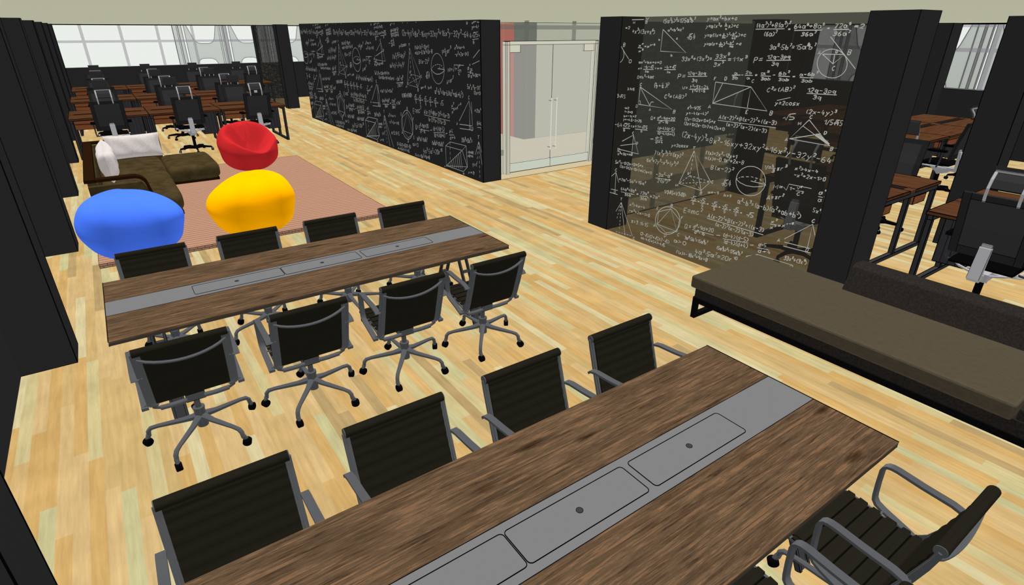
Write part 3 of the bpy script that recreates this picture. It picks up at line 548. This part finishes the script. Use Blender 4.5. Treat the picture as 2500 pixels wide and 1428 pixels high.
# ---------------------------------------------------------------- meeting chair
def meeting_chair():
    t=empty('meeting_chair',(0,0,0),cat='chair')
    # base
    b=MB(); cyl(b,(0,0),.034,.088,.235,alu,14); cyl(b,(0,0),.037,.225,.238,alu,14)
    for k in range(5):
        a=math.radians(90+72*k); c,s_=math.cos(a),math.sin(a)
        b.tube([(c*.02,s_*.02,.165),(c*.10,s_*.10,.150),(c*.27,s_*.27,.135),(c*.312,s_*.312,.126),(c*.330,s_*.330,.105),(c*.335,s_*.335,.066)],[.026,.019,.0145,.015,.015,.014],alu,8)
    b.obj('star_base',t,True)
    for k in range(5):
        a=math.radians(90+72*k); c,s_=math.cos(a)*.335,math.sin(a)*.335
        ang=a+.7; ox,oy=math.cos(ang)*.016,math.sin(ang)*.016
        f=MB(); f.tube([(c,s_,.078),(c+ox,s_+oy,.045),(c+ox*1.3,s_+oy*1.3,.026)],[.016,.014,.010],alu,8)
        f=f.obj('caster',t,True)
        wv=MB(); R=Matrix.Translation((c+ox,s_+oy,.029))@Matrix.Rotation(ang,4,'Z')@Matrix.Rotation(PI/2,4,'X')
        wv.tube([(0,0,-.02),(0,0,-.016),(0,0,.016),(0,0,.02)],[.023,.029,.029,.023],caster,14,R); wv.obj('wheel',f,True)
    b=MB(); cyl(b,(0,0),.019,.225,.345,alu,12); b.obj('gas_lift',t,True)
    b=MB(); b.box((-.055,-.075,.335),(.055,.055,.388),alu,.0015); b.box((-.05,-.07,.388),(.05,.02,.400),alu,.0015)
    b.obj('mechanism',t)
    b=MB()
    for sx in (-1,1):
        b.tube([(sx*.05,-.075,.355),(sx*.12,-.078,.354),(sx*.20,-.085,.362)],.016,alu,10); b.tube([(sx*.19,-.084,.360),(sx*.232,-.098,.388),(sx*.240,-.105,.42)],.0105,alu,8)
        b.tube([(sx*.05,.03,.365),(sx*.10,.12,.39),(sx*.21,.20,.45)],.009,alu,8)
    b.obj('seat_bracket',t,True)
    bp=[(-.115,.415),(-.140,.45),(-.160,.50),(-.185,.58),(-.212,.66),(-.236,.74),(-.258,.81),(-.270,.86)]
    for sx in (-1,1):
        b=MB(); x=sx*.238
        b.strip([(.272,.462),(.255,.474),(.15,.470),(.05,.458),(-.05,.440),(-.09,.425),(-.115,.405)],x-.011,x+.011,.014,alu)
        x0=.212 if sx>0 else -.262
        b.strip(bp[:1]+[(-.118,.39)][:0]+bp,x0,x0+.050,.012,alu)
        b.tube([(x-.022*sx,-.112,.42),(x-.02*sx,-.112,.395)],[.022,.008],alu,8)
        b.prism([(-.10,.415),(-.145,.42),(-.215,.60),(-.262,.76),(-.285,.862),(-.262,.875),(-.245,.80),(-.20,.66),(-.165,.56),(-.135,.50),(-.09,.455)],sx*.247-.003,sx*.247+.003,alu,0)
        b.obj('side_rail',t)
    # backrest: ribbed sling with rolled top edge
    n=40; pts=[]
    def bpt(tt):
        f=tt*(len(bp)-1); i=min(int(f),len(bp)-2); f-=i
        return bp[i][0]*(1-f)+bp[i+1][0]*f,bp[i][1]*(1-f)+bp[i+1][1]*f
    rib=10
    front=[];back=[]
    for i in range(rib*4+1):
        tt=i/(rib*4); y,z=bpt(tt); bump=.015+.004*abs(math.sin(PI*tt*rib))
        front.append((y+bump,z)); back.append((y-.001,z))
    roll=arc(-.268,.864,.024,10,190,7)
    poly=front+roll+back[::-1]
    b=MB(); 
    bw_=.232
    b.prism(poly,-bw_,bw_,leather,0); 
    b.tube([(-.251,-.268,.864),(.251,-.268,.864)],.0245,leather,14)
    b.tube([(-.255,-.268,.864),(-.2505,-.268,.864)],.0235,alu,14); b.tube([(.2505,-.268,.864),(.255,-.268,.864)],.0235,alu,14)
    b.obj('backrest',t,True)
    b=MB(); P=[]
    for i in range(13):
        u=-1+2*i/12; P.append((u*.236,-.262-.022*(1-u*u),.815-.055*(1-u*u)**.8))
    b.tube(P,.0135,alu,6,sy=.6); b.obj('back_spreader',t,True)
    # seat
    top=[];bot=[]; sp=[(-.135,.466),(-.06,.462),(.05,.470),(.15,.482),(.24,.486),(.272,.470)]
    def spt(tt):
        f=tt*(len(sp)-1); i=min(int(f),len(sp)-2); f-=i
        return sp[i][0]*(1-f)+sp[i+1][0]*f,sp[i][1]*(1-f)+sp[i+1][1]*f
    for i in range(8*4+1):
        tt=i/32; y,z=spt(tt); top.append((y,z+.013*abs(math.sin(PI*tt*8))**.6)); bot.append((y,z-.008))
    b=MB(); b.prism(top+bot[::-1],-.228,.228,leather,0)
    for i in range(8):
        y0,z0=spt((i+.15)/8);y1,z1=spt((i+.85)/8)
        for sx in (-1,1):
            x0,x1=(.226,.248) if sx>0 else (-.248,-.226)
            b.prism([(y0,z0-.006),(y1,z1-.006),(y1-.004,z1+.005),(y0+.004,z0+.005)],x0,x1,leather,0)
    for i in range(1,8):
        y0,z0=spt(i/8); b.box((-.226,y0-.0035,z0-.002),(.226,y0+.0035,z0+.0055),slatGapM)
    b.obj('seat',t,True)
    for sx in (-1,1):
        x=sx*.277; p=[(-.226,.664),(-.212,.680),(-.17,.691),(-.05,.700),(.05,.712)]+[(.075+.035*math.sin(math.radians(a)),.678+.034*math.cos(math.radians(a))) for a in (0,30,60,90)]+[(.108,.60),(.104,.53)]+[(.100,.505),(.085,.485),(.05,.468),(-.04,.438),(-.10,.415),(-.125,.402),(-.128,.42)]
        b=MB(); b.strip(p,x-.019,x+.019,.014,alu)
        for (yy,zz) in ((-.222,.668),(-.122,.43),(.05,.470)): b.tube([(sx*.235,yy,zz),(x,yy,zz)],.006,alu,6)
        b.obj('armrest',t,True)
    return t
MC=meeting_chair(); first=[True]
def place(proto,flag,x,y,rz,label,group):
    if flag[0]: o=proto; flag[0]=False
    else: o=copy_tree(proto)
    o.location=(x,y,0); o.rotation_euler=(0,0,rz); o['label']=label; o['group']=group; o['category']='chair'
    return o
CX=[.042+.752*k for k in range(4)]
od=['leftmost','second from left','third from left','rightmost']
for k,x in enumerate(CX):
    place(MC,first,x,3.73,0,f'black meeting chair seen from behind, {od[k]} at the near side of middle table','chairs on the near side of the middle table')
for k,x in enumerate(CX):
    place(MC,first,x,5.02,PI,f'black meeting chair facing the viewer, {od[k]} behind the middle table','chairs on the far side of the middle table')
for k,x in enumerate(CX):
    place(MC,first,x,1.837,PI,f'black ribbed meeting chair facing the viewer, {od[k]} behind the foreground table','chairs on the far side of the foreground table')
place(MC,first,CX[3],.547,0,'black ribbed meeting chair with seat and both grey arms at the bottom right corner','chairs on the near side of the foreground table')
place(MC,first,CX[2],.547,0,'black meeting chair cut by the bottom edge, only seat corner and one grey arm visible','chairs on the near side of the foreground table')

# ---------------------------------------------------------------- desks
DZ=.838
def desk():
    t=empty('bench_desk',(0,0,0),cat='desk'); w,d=.7195,.77; e=.004
    b=MB()
    for s_ in (-1,1):
        y0,y1=(.075,d) if s_>0 else (-d,-.075)
        b.box((-w,y0,DZ-.035),(w,y1,DZ),deskW,e)
    b.box((-w,-.075,DZ-.035),(-w+.09,.075,DZ),deskW); b.box((w-.09,-.075,DZ-.035),(w,.075,DZ),deskW)
    b.obj('desktop',t)
    b=MB(); b.box((-w+.09,-.074,DZ-.05),(w-.09,.074,DZ-.012),pitch); b.box((-w+.1,-.012,DZ-.04),(w-.1,.012,DZ-.010),frameB); 
    for y in (-.045,.045): b.box((-w+.1,y-.008,DZ-.035),(w-.1,y+.008,DZ-.006),frameB)
    b.obj('cable_tray',t)
    for s_ in (-1,1):
        b=MB(); y0,y1=sorted((s_*.30,s_*.62))
        b.box((-w+.07,y0,.60),(w-.50,y1,DZ-.06),deskSide,e); b.box((-w+.07,y0,.70),(w-.50,y1,.712),deskSide,e)
        b.obj('storage_tray',t)
        b=MB(); y0,y1=sorted((s_*.12,s_*.62)); b.box((w-.42,y0,.30),(w-.14,y1,DZ-.04),legB,e)
        for k in range(1,4): b.box((w-.42+.07*k,y0-.003,.30),(w-.42+.07*k+.004,y1+.003,DZ-.04),blackM)
        b.obj('computer_holder',t)
    for sx in (-1,1):
        b=MB(); x0,x1=(w-.06,w-.012) if sx>0 else (-w+.012,-w+.06)
        b.box((x0,-d+.03,0),(x1,d-.03,.045),legB,e); b.box((x0,-d+.03,DZ-.09),(x1,d-.03,DZ-.037),legB,e)
        for y in (-d+.03,-.025,d-.075): b.box((x0,y,.045),(x1,y+.045,DZ-.09),legB,e)
        b.obj('leg_frame',t)
    return t
DK=desk(); fd=[True]
def put_desk(x,y,rz,label,group):
    if fd[0]: o=DK; fd[0]=False
    else: o=copy_tree(DK)
    o.location=(x,y,0); o.rotation_euler=(0,0,rz); o['label']=label; o['group']=group; o['category']='desk'
SX0=[.0785+1.4475*k for k in range(4)]
rows=[(15.80,'front'),(19.40,'middle'),(22.83,'rear')]
col=['left','second','third','right end']
for j,(y,rn_) in enumerate(rows):
    for k in range(4 if j==2 else 3):
        put_desk(SX0[k],y,0,f'brown workstation in the far left room, {rn_} row, {["leftmost","second from left","third from left","fourth from left"][k]}','double workstations in the far left room')
put_desk(7.535,3.30,PI/2,'brown workstation just behind the right pillar, partly seen through the chalk glass','workstations in the right room')
put_desk(7.51,1.412,PI/2,'brown workstation behind the big black task chair at the right edge','workstations in the right room')
for k,x in enumerate((14.31,12.86,11.41)):
    put_desk(x,4.63,0,f'brown workstation in the row below the right hand window, {["touching the window wall","middle one","nearest to the pillar"][k]}','workstations below the right hand window')
for k,x in enumerate((14.31,12.86)):
    put_desk(x,6.78,0,f'brown workstation seen dimly through the chalk glass, {["beside the window wall","further left"][k]}','workstations behind the chalk glass')

# ---------------------------------------------------------------- task chairs
def task_chair():
    t=empty('task_chair',(0,0,0),cat='chair')
    b=MB(); cyl(b,(0,0),.032,.06,.42,caster,12)
    for k in range(5):
        a=math.radians(54+72*k); c,s_=math.cos(a),math.sin(a)
        b.tube([(0,0,.085),(c*.15,s_*.15,.105),(c*.33,s_*.33,.085),(c*.345,s_*.345,.06)],[.034,.028,.020,.014],caster,6)
    b.obj('star_base',t)
    for k in range(5):
        a=math.radians(54+72*k); c,s_=math.cos(a)*.345,math.sin(a)*.345
        b=MB()
        for q in (-.02,.008):
            R=Matrix.Translation((c,s_,.031))@Matrix.Rotation(a+.5*k,4,'Z')@Matrix.Rotation(PI/2,4,'X')
            b.tube([(0,0,q),(0,0,q+.014)],.030,caster,10,R)
        b.tube([(c,s_,.03),(c,s_,.062)],.010,silver,6)
        b.obj('caster',t)
    e=.0022
    b=MB(); b.prism([(-.16,.40),(-.16,.47),(.10,.49),(.14,.47),(.05,.40)],-.075,.075,silver,0); b.prism([(-.14,.385),(.0,.34),(.05,.40),(-.14,.41)],-.05,.05,silver,0)
    b.tube([(-.13,-.02,.45),(.15,-.02,.45)],.012,silver,8); b.tube([(.1,.0,.44),(.27,.06,.45),(.27,.1,.45)],.008,silver,6)
    b.obj('mechanism',t)
    b=MB()
    for sx in (-1,1):
        b.tube([(sx*.07,-.12,.45),(sx*.18,-.10,.475),(sx*.27,-.02,.50),(sx*.275,.12,.505)],.012,silver,6)
        b.tube([(sx*.07,-.03,.465),(sx*.2,.02,.485),(sx*.25,.18,.50)],.009,silver,6)
    b.obj('seat_frame',t)
    b=MB(); b.prism([(-.20,.520),(-.22,.545),(-.1,.555),(.15,.560),(.24,.545),(.26,.520),(.15,.515),(-.1,.512)],-.25,.25,pitch,0); b.obj('seat',t)
    # back
    prof=[(-.165,.62),(-.185,.70),(-.200,.80),(-.215,.90),(-.24,1.0),(-.262,1.10),(-.285,1.21)]
    b=MB(); b.strip(prof,-.222,.222,.016,meshB); bk=b.obj('backrest',t)
    b=MB()
    for x0,x1 in ((-.285,-.222),(.222,.285)): b.strip(prof,x0,x1,.03,frameB)
    b.strip(prof[:2],-.222,.222,.026,frameB); b.strip([(-.272,1.15),(-.285,1.21)],-.222,.222,.026,frameB)
    for (y,z) in ((-.192,.70),(-.282,1.155)): b.box((-.222,y-.018,z-.002),(.222,y-.012,z+.002),blackM)
    for x in (-.222,.222,-.286,.286): b.strip([(p[0]-.016,p[1]) for p in prof],x-.002,x+.002,.004,blackM)
    b.obj('back_frame',bk)
    b=MB(); b.prism([(-.21,.735),(-.235,.73),(-.29,.44),(-.26,.41),(-.15,.42),(-.15,.46),(-.22,.47)],-.048,.048,silver,0)
    b.box((-.042,-.222,.73),(.042,-.205,.765),silver,.0015)
    for x in (-.048,.048): b.tube([(x,-.236,.73),(x,-.291,.44)],.0022,blackM,4)
    b.obj('back_bracket',t)
    for sx in (-1,1):
        b=MB(); b.tube([(sx*.255,-.03,.50),(sx*.315,-.05,.50),(sx*.318,-.07,.56),(sx*.318,-.09,.74)],.013,legB,6)
        b.tube([(sx*.318,.06,.55),(sx*.318,.06,.74)],.012,legB,6)
        b.prism([(-.14,.745),(-.13,.775),(.12,.775),(.14,.755),(.10,.74)],sx*.318-.045,sx*.318+.045,pitch,0)
        b.obj('armrest',t)
    hp=[(-.290,1.15),(-.302,1.20),(-.300,1.27),(-.272,1.345),(-.220,1.415)]
    b=MB()
    for sx in (-1,1): b.strip(hp,sx*.124-.011,sx*.124+.011,.012,silver)
    b.box((-.135,-.232,1.405),(.135,-.214,1.422),silver,.0015)
    h=b.obj('headrest_bracket',t)
    b=MB(); b.strip([(-.262,1.27),(-.240,1.34),(-.200,1.40),(-.185,1.44)],-.145,.145,.020,meshB)
    b.strip([(-.188,1.436),(-.215,1.446)],-.147,.147,.022,frameB)
    b.box((-.145,-.277,1.262),(.145,-.252,1.267),blackM)
    b.obj('headrest',t)
    return t
TC=task_chair(); ft=[True]
cn=['leftmost','second from left','third from left','fourth from left']
for j,(y,rn_) in enumerate(rows):
    for k in range(4 if j==2 else 3):
        place(TC,ft,SX0[k],y-1.0,0,f'black task chair, back to the viewer, {cn[k]} before the {rn_} far desk row','task chairs in the far left room')
        place(TC,ft,SX0[k],y+1.0,PI,f'black task chair facing the viewer, {cn[k]} behind the {rn_} far desk row','task chairs in the far left room')
place(TC,ft,6.52,1.45,-PI/2,'large black task chair with silver headrest frame at the right edge, seen from behind','task chairs in the right room')
place(TC,ft,6.50,3.28,-PI/2,'black task chair seen through the chalk glass, back to the viewer','task chairs in the right room')
place(TC,ft,8.55,3.30,PI/2,'black task chair facing left behind the workstation at the right pillar','task chairs in the right room')
place(TC,ft,8.55,1.45,PI/2,'black task chair facing left at the right edge behind the second pillar','task chairs in the right room')
place(TC,ft,11.3,3.60,0,'black task chair in side view between the two right pillars','task chairs in the right room')
place(TC,ft,12.86,3.60,0,'black task chair behind the second right pillar below the window','task chairs in the right room')
place(TC,ft,12.86,5.75,0,'black task chair dimly seen through the chalk glass near the far workstations','task chairs behind the chalk glass')
place(TC,ft,10.6,6.9,-PI/2,'black task chair dimly seen through both glass walls left of the dark pillar','task chairs behind the chalk glass')

# ---------------------------------------------------------------- lounge
RUGZ=.055
def rug():
    b=MB(); b.box((-.476,7.68,0),(3.2,12.71,RUGZ),rugM)
    e=.003
    for a,c in (((-.476,7.68,RUGZ),(3.2,7.68,RUGZ)),((-.476,7.68,0.004),(3.2,7.68,0.004)),((3.2,7.68,RUGZ),(3.2,12.71,RUGZ)),((-.476,12.71,RUGZ),(3.2,12.71,RUGZ)),((-.476,7.68,RUGZ),(-.476,12.71,RUGZ)),((-.476,7.68,0.004),(-.476,7.68,RUGZ)),((3.2,7.68,0.004),(3.2,7.68,RUGZ)),((-.476,7.679,.028),(3.2,7.679,.028))):
        b.tube([a,c],e,blackM,4)
    x=-.44;k=0
    while x<3.2:
        z0,z1=(.028,RUGZ) if k%2 else (.004,.028); b.box((x,7.676,z0),(x+.004,7.681,z1),blackM); x+=.043;k+=1
    return b.obj('decking_rug')
tag(rug(),'pinkish brown grooved rectangular mat under the beanbags and corner sofa','rug')
def beanbag(name,x,y,rz,m,label,R=.53,HH=.80,hollow=True,lean=1):
    n,k=56,36; vs=[];fs=[]
    for i in range(k+1):
        t=PI*i/k
        for j in range(n):
            a=2*PI*j/n; sx,sy,sz=math.sin(t)*math.cos(a),math.sin(t)*math.sin(a),math.cos(t)
            # front is +y : seat hollow, back is -y : tall backrest
            pw=lambda q,e: math.copysign(abs(q)**e,q)
            rad=pw(math.sin(t),.62 if hollow else .74)
            X=math.cos(a)*rad*R; Y=math.sin(a)*rad*R
            z=HH*.5*(1+pw(sz,1.0 if hollow else .86))
            if sz<0: X*=1-(.04 if hollow else .15)*sz*sz; Y*=1-(.04 if hollow else .15)*sz*sz
            q=Y/R; p=X/R; up=max(0,min(1,(z/HH-.42)/.5))
            ss=lambda x_,a_,b_: (lambda t_: t_*t_*(3-2*t_))(max(0,min(1,(x_-a_)/(b_-a_))))
            ap=abs(p)
            cap=HH*(1.06-.76*ss(q,-.30,.22)+.16*ss(q,.30,.72)+.46*ss(ap,.10,.86)*(1-ss(q,.2,.8)*.6))
            cap-=HH*.10*math.exp(-((ap-.16)/.08)**2)*math.exp(-((q+.10)/.24)**2)
            cap-=HH*.03*math.exp(-(p/.2)**2)*ss(q,.2,.6)
            k_=.035; dlt=(z-cap)/k_
            if hollow:
                z=cap if dlt>30 else (z if dlt<-30 else z-k_*math.log(1+math.exp(dlt)))
            else:
                z-=HH*.14*ss(q,0,.9)*up+HH*.13*ss(p*lean,-.3,1.2)*up
            X+=.012*math.sin(7*z/HH*2+3*a)*(1-up); z+=.010*math.sin(3*a+1.3)*up
            Y-=.06*up
            vs.append((X,Y,max(z,0.0)))
    for i in range(k):
        for j in range(n): fs.append((i*n+j,(i+1)*n+j,(i+1)*n+(j+1)%n,i*n+(j+1)%n))
    b=MB(); b.add(vs,fs,m); o=b.obj(name,None,True,sub=1); o.data.polygons.foreach_set('use_smooth',[True]*len(o.data.polygons))
    o.location=(x,y,RUGZ+.006); o.rotation_euler=(0,0,rz); tag(o,label,'beanbag','beanbags on the mat'); return o
beanbag('beanbag',2.12,11.85,PI+.25,redB,'red beanbag with its seat hollow facing the viewer',.53,.88)
beanbag('beanbag',1.30,7.78,-.1,yelB,'yellow beanbag seen from behind in the centre of the mat',.53,.84,False,-1)
beanbag('beanbag',-.04,7.74,.0,blueB,'blue beanbag seen from behind at the front left corner of the mat',.54,.82,False,1)
# corner sofa
sf=empty('corner_sofa',(0,9.2,RUGZ*0),label='olive brown L-shaped corner sofa with dark wooden frame on the mat',cat='sofa')
MS=Matrix.Translation((0,-9.2,0))
b=MB(); b.box((-.40,9.32,RUGZ+.003),(.62,12.7,.11),darkwood,0,MS); b.box((.62,11.32,RUGZ+.003),(1.44,12.62,.11),darkwood,0,MS); b.obj('plinth',sf)
def cushion(name,x0,y0,x1,y1,z0,z1,m,parent,r=.05,tuft=None,n=20):
    """softly domed upholstered block"""
    vs=[];fs=[]
    def prof(u): return math.pow(max(0,1-abs(u)**7),.5)
    nz=8
    for i in range(nz+1):
        v=-1+2*i/nz
        for j in range(n*4):
            s=j//n; f=(j%n)/n*2-1
            px,py=[(f,-1),(1,f),(-f,1),(-1,-f)][s]
            q=max(abs(px),abs(py)); rad=(abs(px)**10+abs(py)**10)**(-1/10.)
            ex=1-r*abs(v)**4/((x1-x0)/2); ey=1-r*abs(v)**4/((y1-y0)/2)
            vs.append(((x0+x1)/2+(x1-x0)/2*px*rad*ex,(y0+y1)/2+(y1-y0)/2*py*rad*ey,(z0+z1)/2+(z1-z0)/2*v*.98))
    w=n*4
    for i in range(nz):
        for j in range(w): fs.append((i*w+j,i*w+(j+1)%w,(i+1)*w+(j+1)%w,(i+1)*w+j))
    for lv,zz in ((0,z0),(nz,z1+.012)):
        o=len(vs)
        for ring in (.66,.33):
            for j in range(w):
                a=vs[lv*w+j]; cx,cy=(x0+x1)/2,(y0+y1)/2
                vs.append((cx+(a[0]-cx)*ring,cy+(a[1]-cy)*ring,zz+(.01*(1-ring) if lv else 0)))
        vs.append(((x0+x1)/2,(y0+y1)/2,zz+(.01 if lv else 0)))
        for j in range(w):
            k=(j+1)%w; fs.append((lv*w+j,lv*w+k,o+k,o+j)); fs.append((o+j,o+k,o+w+k,o+w+j)); fs.append((o+w+j,o+w+k,o+2*w))
    b=MB(); b.add(vs,fs,m,MS if parent is sf else None); return b.obj(name,parent,True)
cushion('seat_cushion',-.30,9.26,.66,11.28,.11,.365,sofaF,sf)
cushion('seat_cushion',-.30,11.28,.66,12.62,.11,.365,sofaF,sf)
cushion('seat_cushion',.66,11.22,1.48,12.62,.11,.365,sofaF,sf)
# tufted outer panels
b=MB(); b.box((-.42,9.30,.10),(.20,9.40,.60),sofaF,0,MS); b.prism([(.20,.10),(.30,.10),(.30,.38),(.24,.52),(.20,.60)],9.30,9.40,sofaF,1,MS)
for i in range(4):
    for j in range(3): b.ball((-.33+.16*i,9.298,.2+.15*j),.010,mat('tuft_button',(48,44,30),SIDE),8,5,(1,.5,1),MS)
b.obj('side_panel',sf)
b=MB(); b.box((-.42,9.40,.10),(-.33,12.74,.66),sofaF,0,MS); b.box((-.33,12.62,.10),(.72,12.74,.64),sofaF,0,MS); b.obj('back_panel',sf)
cushion('back_cushion',-.33,9.46,-.295,12.6,.36,.62,sofaF,sf,.01)
b=MB(); b.box((-.445,9.27,.665),(-.32,12.76,.700),darkwood,.002,MS); b.box((-.445,12.60,.665),(.71,12.76,.700),darkwood,.002,MS)
b.box((.69,12.60,.36),(.72,12.76,.70),darkwood,0,MS)
path=[(-.44,.682),(.10,.682)]+[(.12+.14*math.sin(math.radians(a)),.545+.137*math.cos(math.radians(a))) for a in (10,30,50,70,90)]+[(.285,.42),(.31,.36)]
for p,q in zip(path,path[1:]):
    d=Vector((q[0]-p[0],q[1]-p[1])).normalized(); nx,nz=-d.y*.018,d.x*.018
    b.prism([(p[0]-nx-d.x*.004,p[1]-nz-d.y*.004),(q[0]-nx+d.x*.004,q[1]-nz+d.y*.004),(q[0]+nx+d.x*.004,q[1]+nz+d.y*.004),(p[0]+nx-d.x*.004,p[1]+nz-d.y*.004)],9.27,9.42,darkwood,1,MS)
b.obj('wooden_frame',sf)
def pillow(x,y,z,w,h,d,rot,label):
    n=18; vs=[];fs=[]
    for s_ in (1,-1):
        for i in range(n+1):
            for j in range(n+1):
                u=-1+2*i/n;v=-1+2*j/n
                puff=((1-u**4)*(1-v**4))**.6
                pin=1-.07*(1-v*v)*0; X=u*(w/2)*(1-.06*(1-abs(v))**1*0-.05*(1-v*v)*abs(u)); Z=v*(h/2)*(1-.07*(1-u*u)*abs(v))
                Y=s_*(d/2)*puff+.006*math.sin(9*u+4*v)*puff
                vs.append((X,Y,Z))
    K=(n+1)**2
    for i in range(n):
        for j in range(n):
            a=i*(n+1)+j; fs.append((a,a+1,a+n+2,a+n+1)); fs.append((K+a,K+a+n+1,K+a+n+2,K+a+1))
    b=MB(); b.add(vs,fs,creamM); o=b.obj('throw_pillow',None,True); o.location=(x,y,z); o.rotation_euler=rot
    tag(o,label,'pillow','cream pillows on the corner sofa'); return o
pillow(.30,12.44,.60,.86,.42,.15,(-.24,0,0),'wide cream throw pillow leaning on the far back of the corner sofa')
pillow(-.145,11.25,.605,1.55,.44,.25,(-.06,0,PI/2),'long cream bolster pillow leaning along the left side of the corner sofa')
# ---------------------------------------------------------------- bench
bn=empty('lounge_bench',(4.18,.5,0),label='long low bench with taupe cushion and charcoal backrest beside the chalk glass',cat='bench')
MBn=Matrix.Translation((-4.18,-.5,0))
b=MB(); b.box((4.22,-1.6,.215),(5.25,2.97,.318),benchD,0,MBn); b.obj('base_panel',bn)
b=MB(); b.box((4.205,-1.6,.165),(5.26,2.975,.217),mat('black_steel_bench',(8,8,8),SIDE),0,MBn)
b.obj('steel_rail',bn)
for y in (2.93,.2):
    b=MB()
    for x in (4.205,5.21): b.box((x,y,0),(x+.045,y+.045,.165),MATS['black_steel_bench'],0,MBn)
    b.box((4.205,y,0),(5.255,y+.045,.045),MATS['black_steel_bench'],0,MBn); b.obj('leg',bn)
b=MB(); b.box((4.17,.53,.318),(5.16,3.0,.438),benchF,0,MBn); b.obj('seat_cushion',bn,False,.018)
b=MB(); b.box((4.22,-1.6,.318),(5.16,.52,.40),benchD,0,MBn); b.obj('end_cushion',bn,False,.01)
b=MB(); b.prism([(4.985,.36),(5.33,.36),(5.33,.60),(5.29,.655),(5.16,.665),(5.105,.64)],-1.6,2.035,benchD,1,MBn)
b.obj('backrest',bn,False,.012)

# ================================================================ light, sky and camera
def sun(name,d,e):
    l=bpy.data.lights.new(name,'SUN'); l.energy=e*PI; l.angle=.02; l.use_shadow=False
    o=bpy.data.objects.new(name,l); COL.objects.link(o)
    o.rotation_euler=Vector(d).to_track_quat('-Z','Y').to_euler(); return o
# direction the light travels
sun('key_top',(0,.12,-1),UP-.75)  # added shadowless key light from above, shining through the ceiling
sun('fill_down',(0,0,-1),.75-0.0)
sun('fill_up',(0,0,1),DN)
for nm_,az,e_ in (('fill_front',90,SIDE),('fill_right_side',210,SX/.866),('fill_left_side',330,SIDE/.866)):
    a_=math.radians(az); sun(nm_,(math.cos(a_),math.sin(a_),0),e_)
w=bpy.data.worlds.new('sky'); sc.world=w; w.use_nodes=True
bg=w.node_tree.nodes.get('Background') or w.node_tree.nodes.new('ShaderNodeBackground')
bg.inputs[0].default_value=(lin(236),lin(241),lin(235),1); bg.inputs[1].default_value=1.0
cam=bpy.data.cameras.new('camera'); co=bpy.data.objects.new('camera',cam); COL.objects.link(co); sc.camera=co
cam.sensor_width=36; cam.lens=36*1367.013/2500; cam.clip_start=.05; cam.clip_end=200
yaw,pit,roll=.611,.4389,.0017
f=Vector((math.sin(yaw)*math.cos(pit),math.cos(yaw)*math.cos(pit),-math.sin(pit))); r=Vector((math.cos(yaw),-math.sin(yaw),0)); u=r.cross(f)
r2=r*math.cos(roll)+u*math.sin(roll); u2=-r*math.sin(roll)+u*math.cos(roll)
M=Matrix(((r2.x,u2.x,-f.x,0),(r2.y,u2.y,-f.y,0),(r2.z,u2.z,-f.z,2.5308),(0,0,0,1)))
co.matrix_world=M
sc.view_settings.view_transform='Standard'; sc.view_settings.look='None'; sc.view_settings.gamma=1; sc.view_settings.exposure=0
sc.view_settings.use_curve_mapping=False
sc.cycles.diffuse_bounces=0; sc.cycles.transparent_max_bounces=32; sc.cycles.max_bounces=4
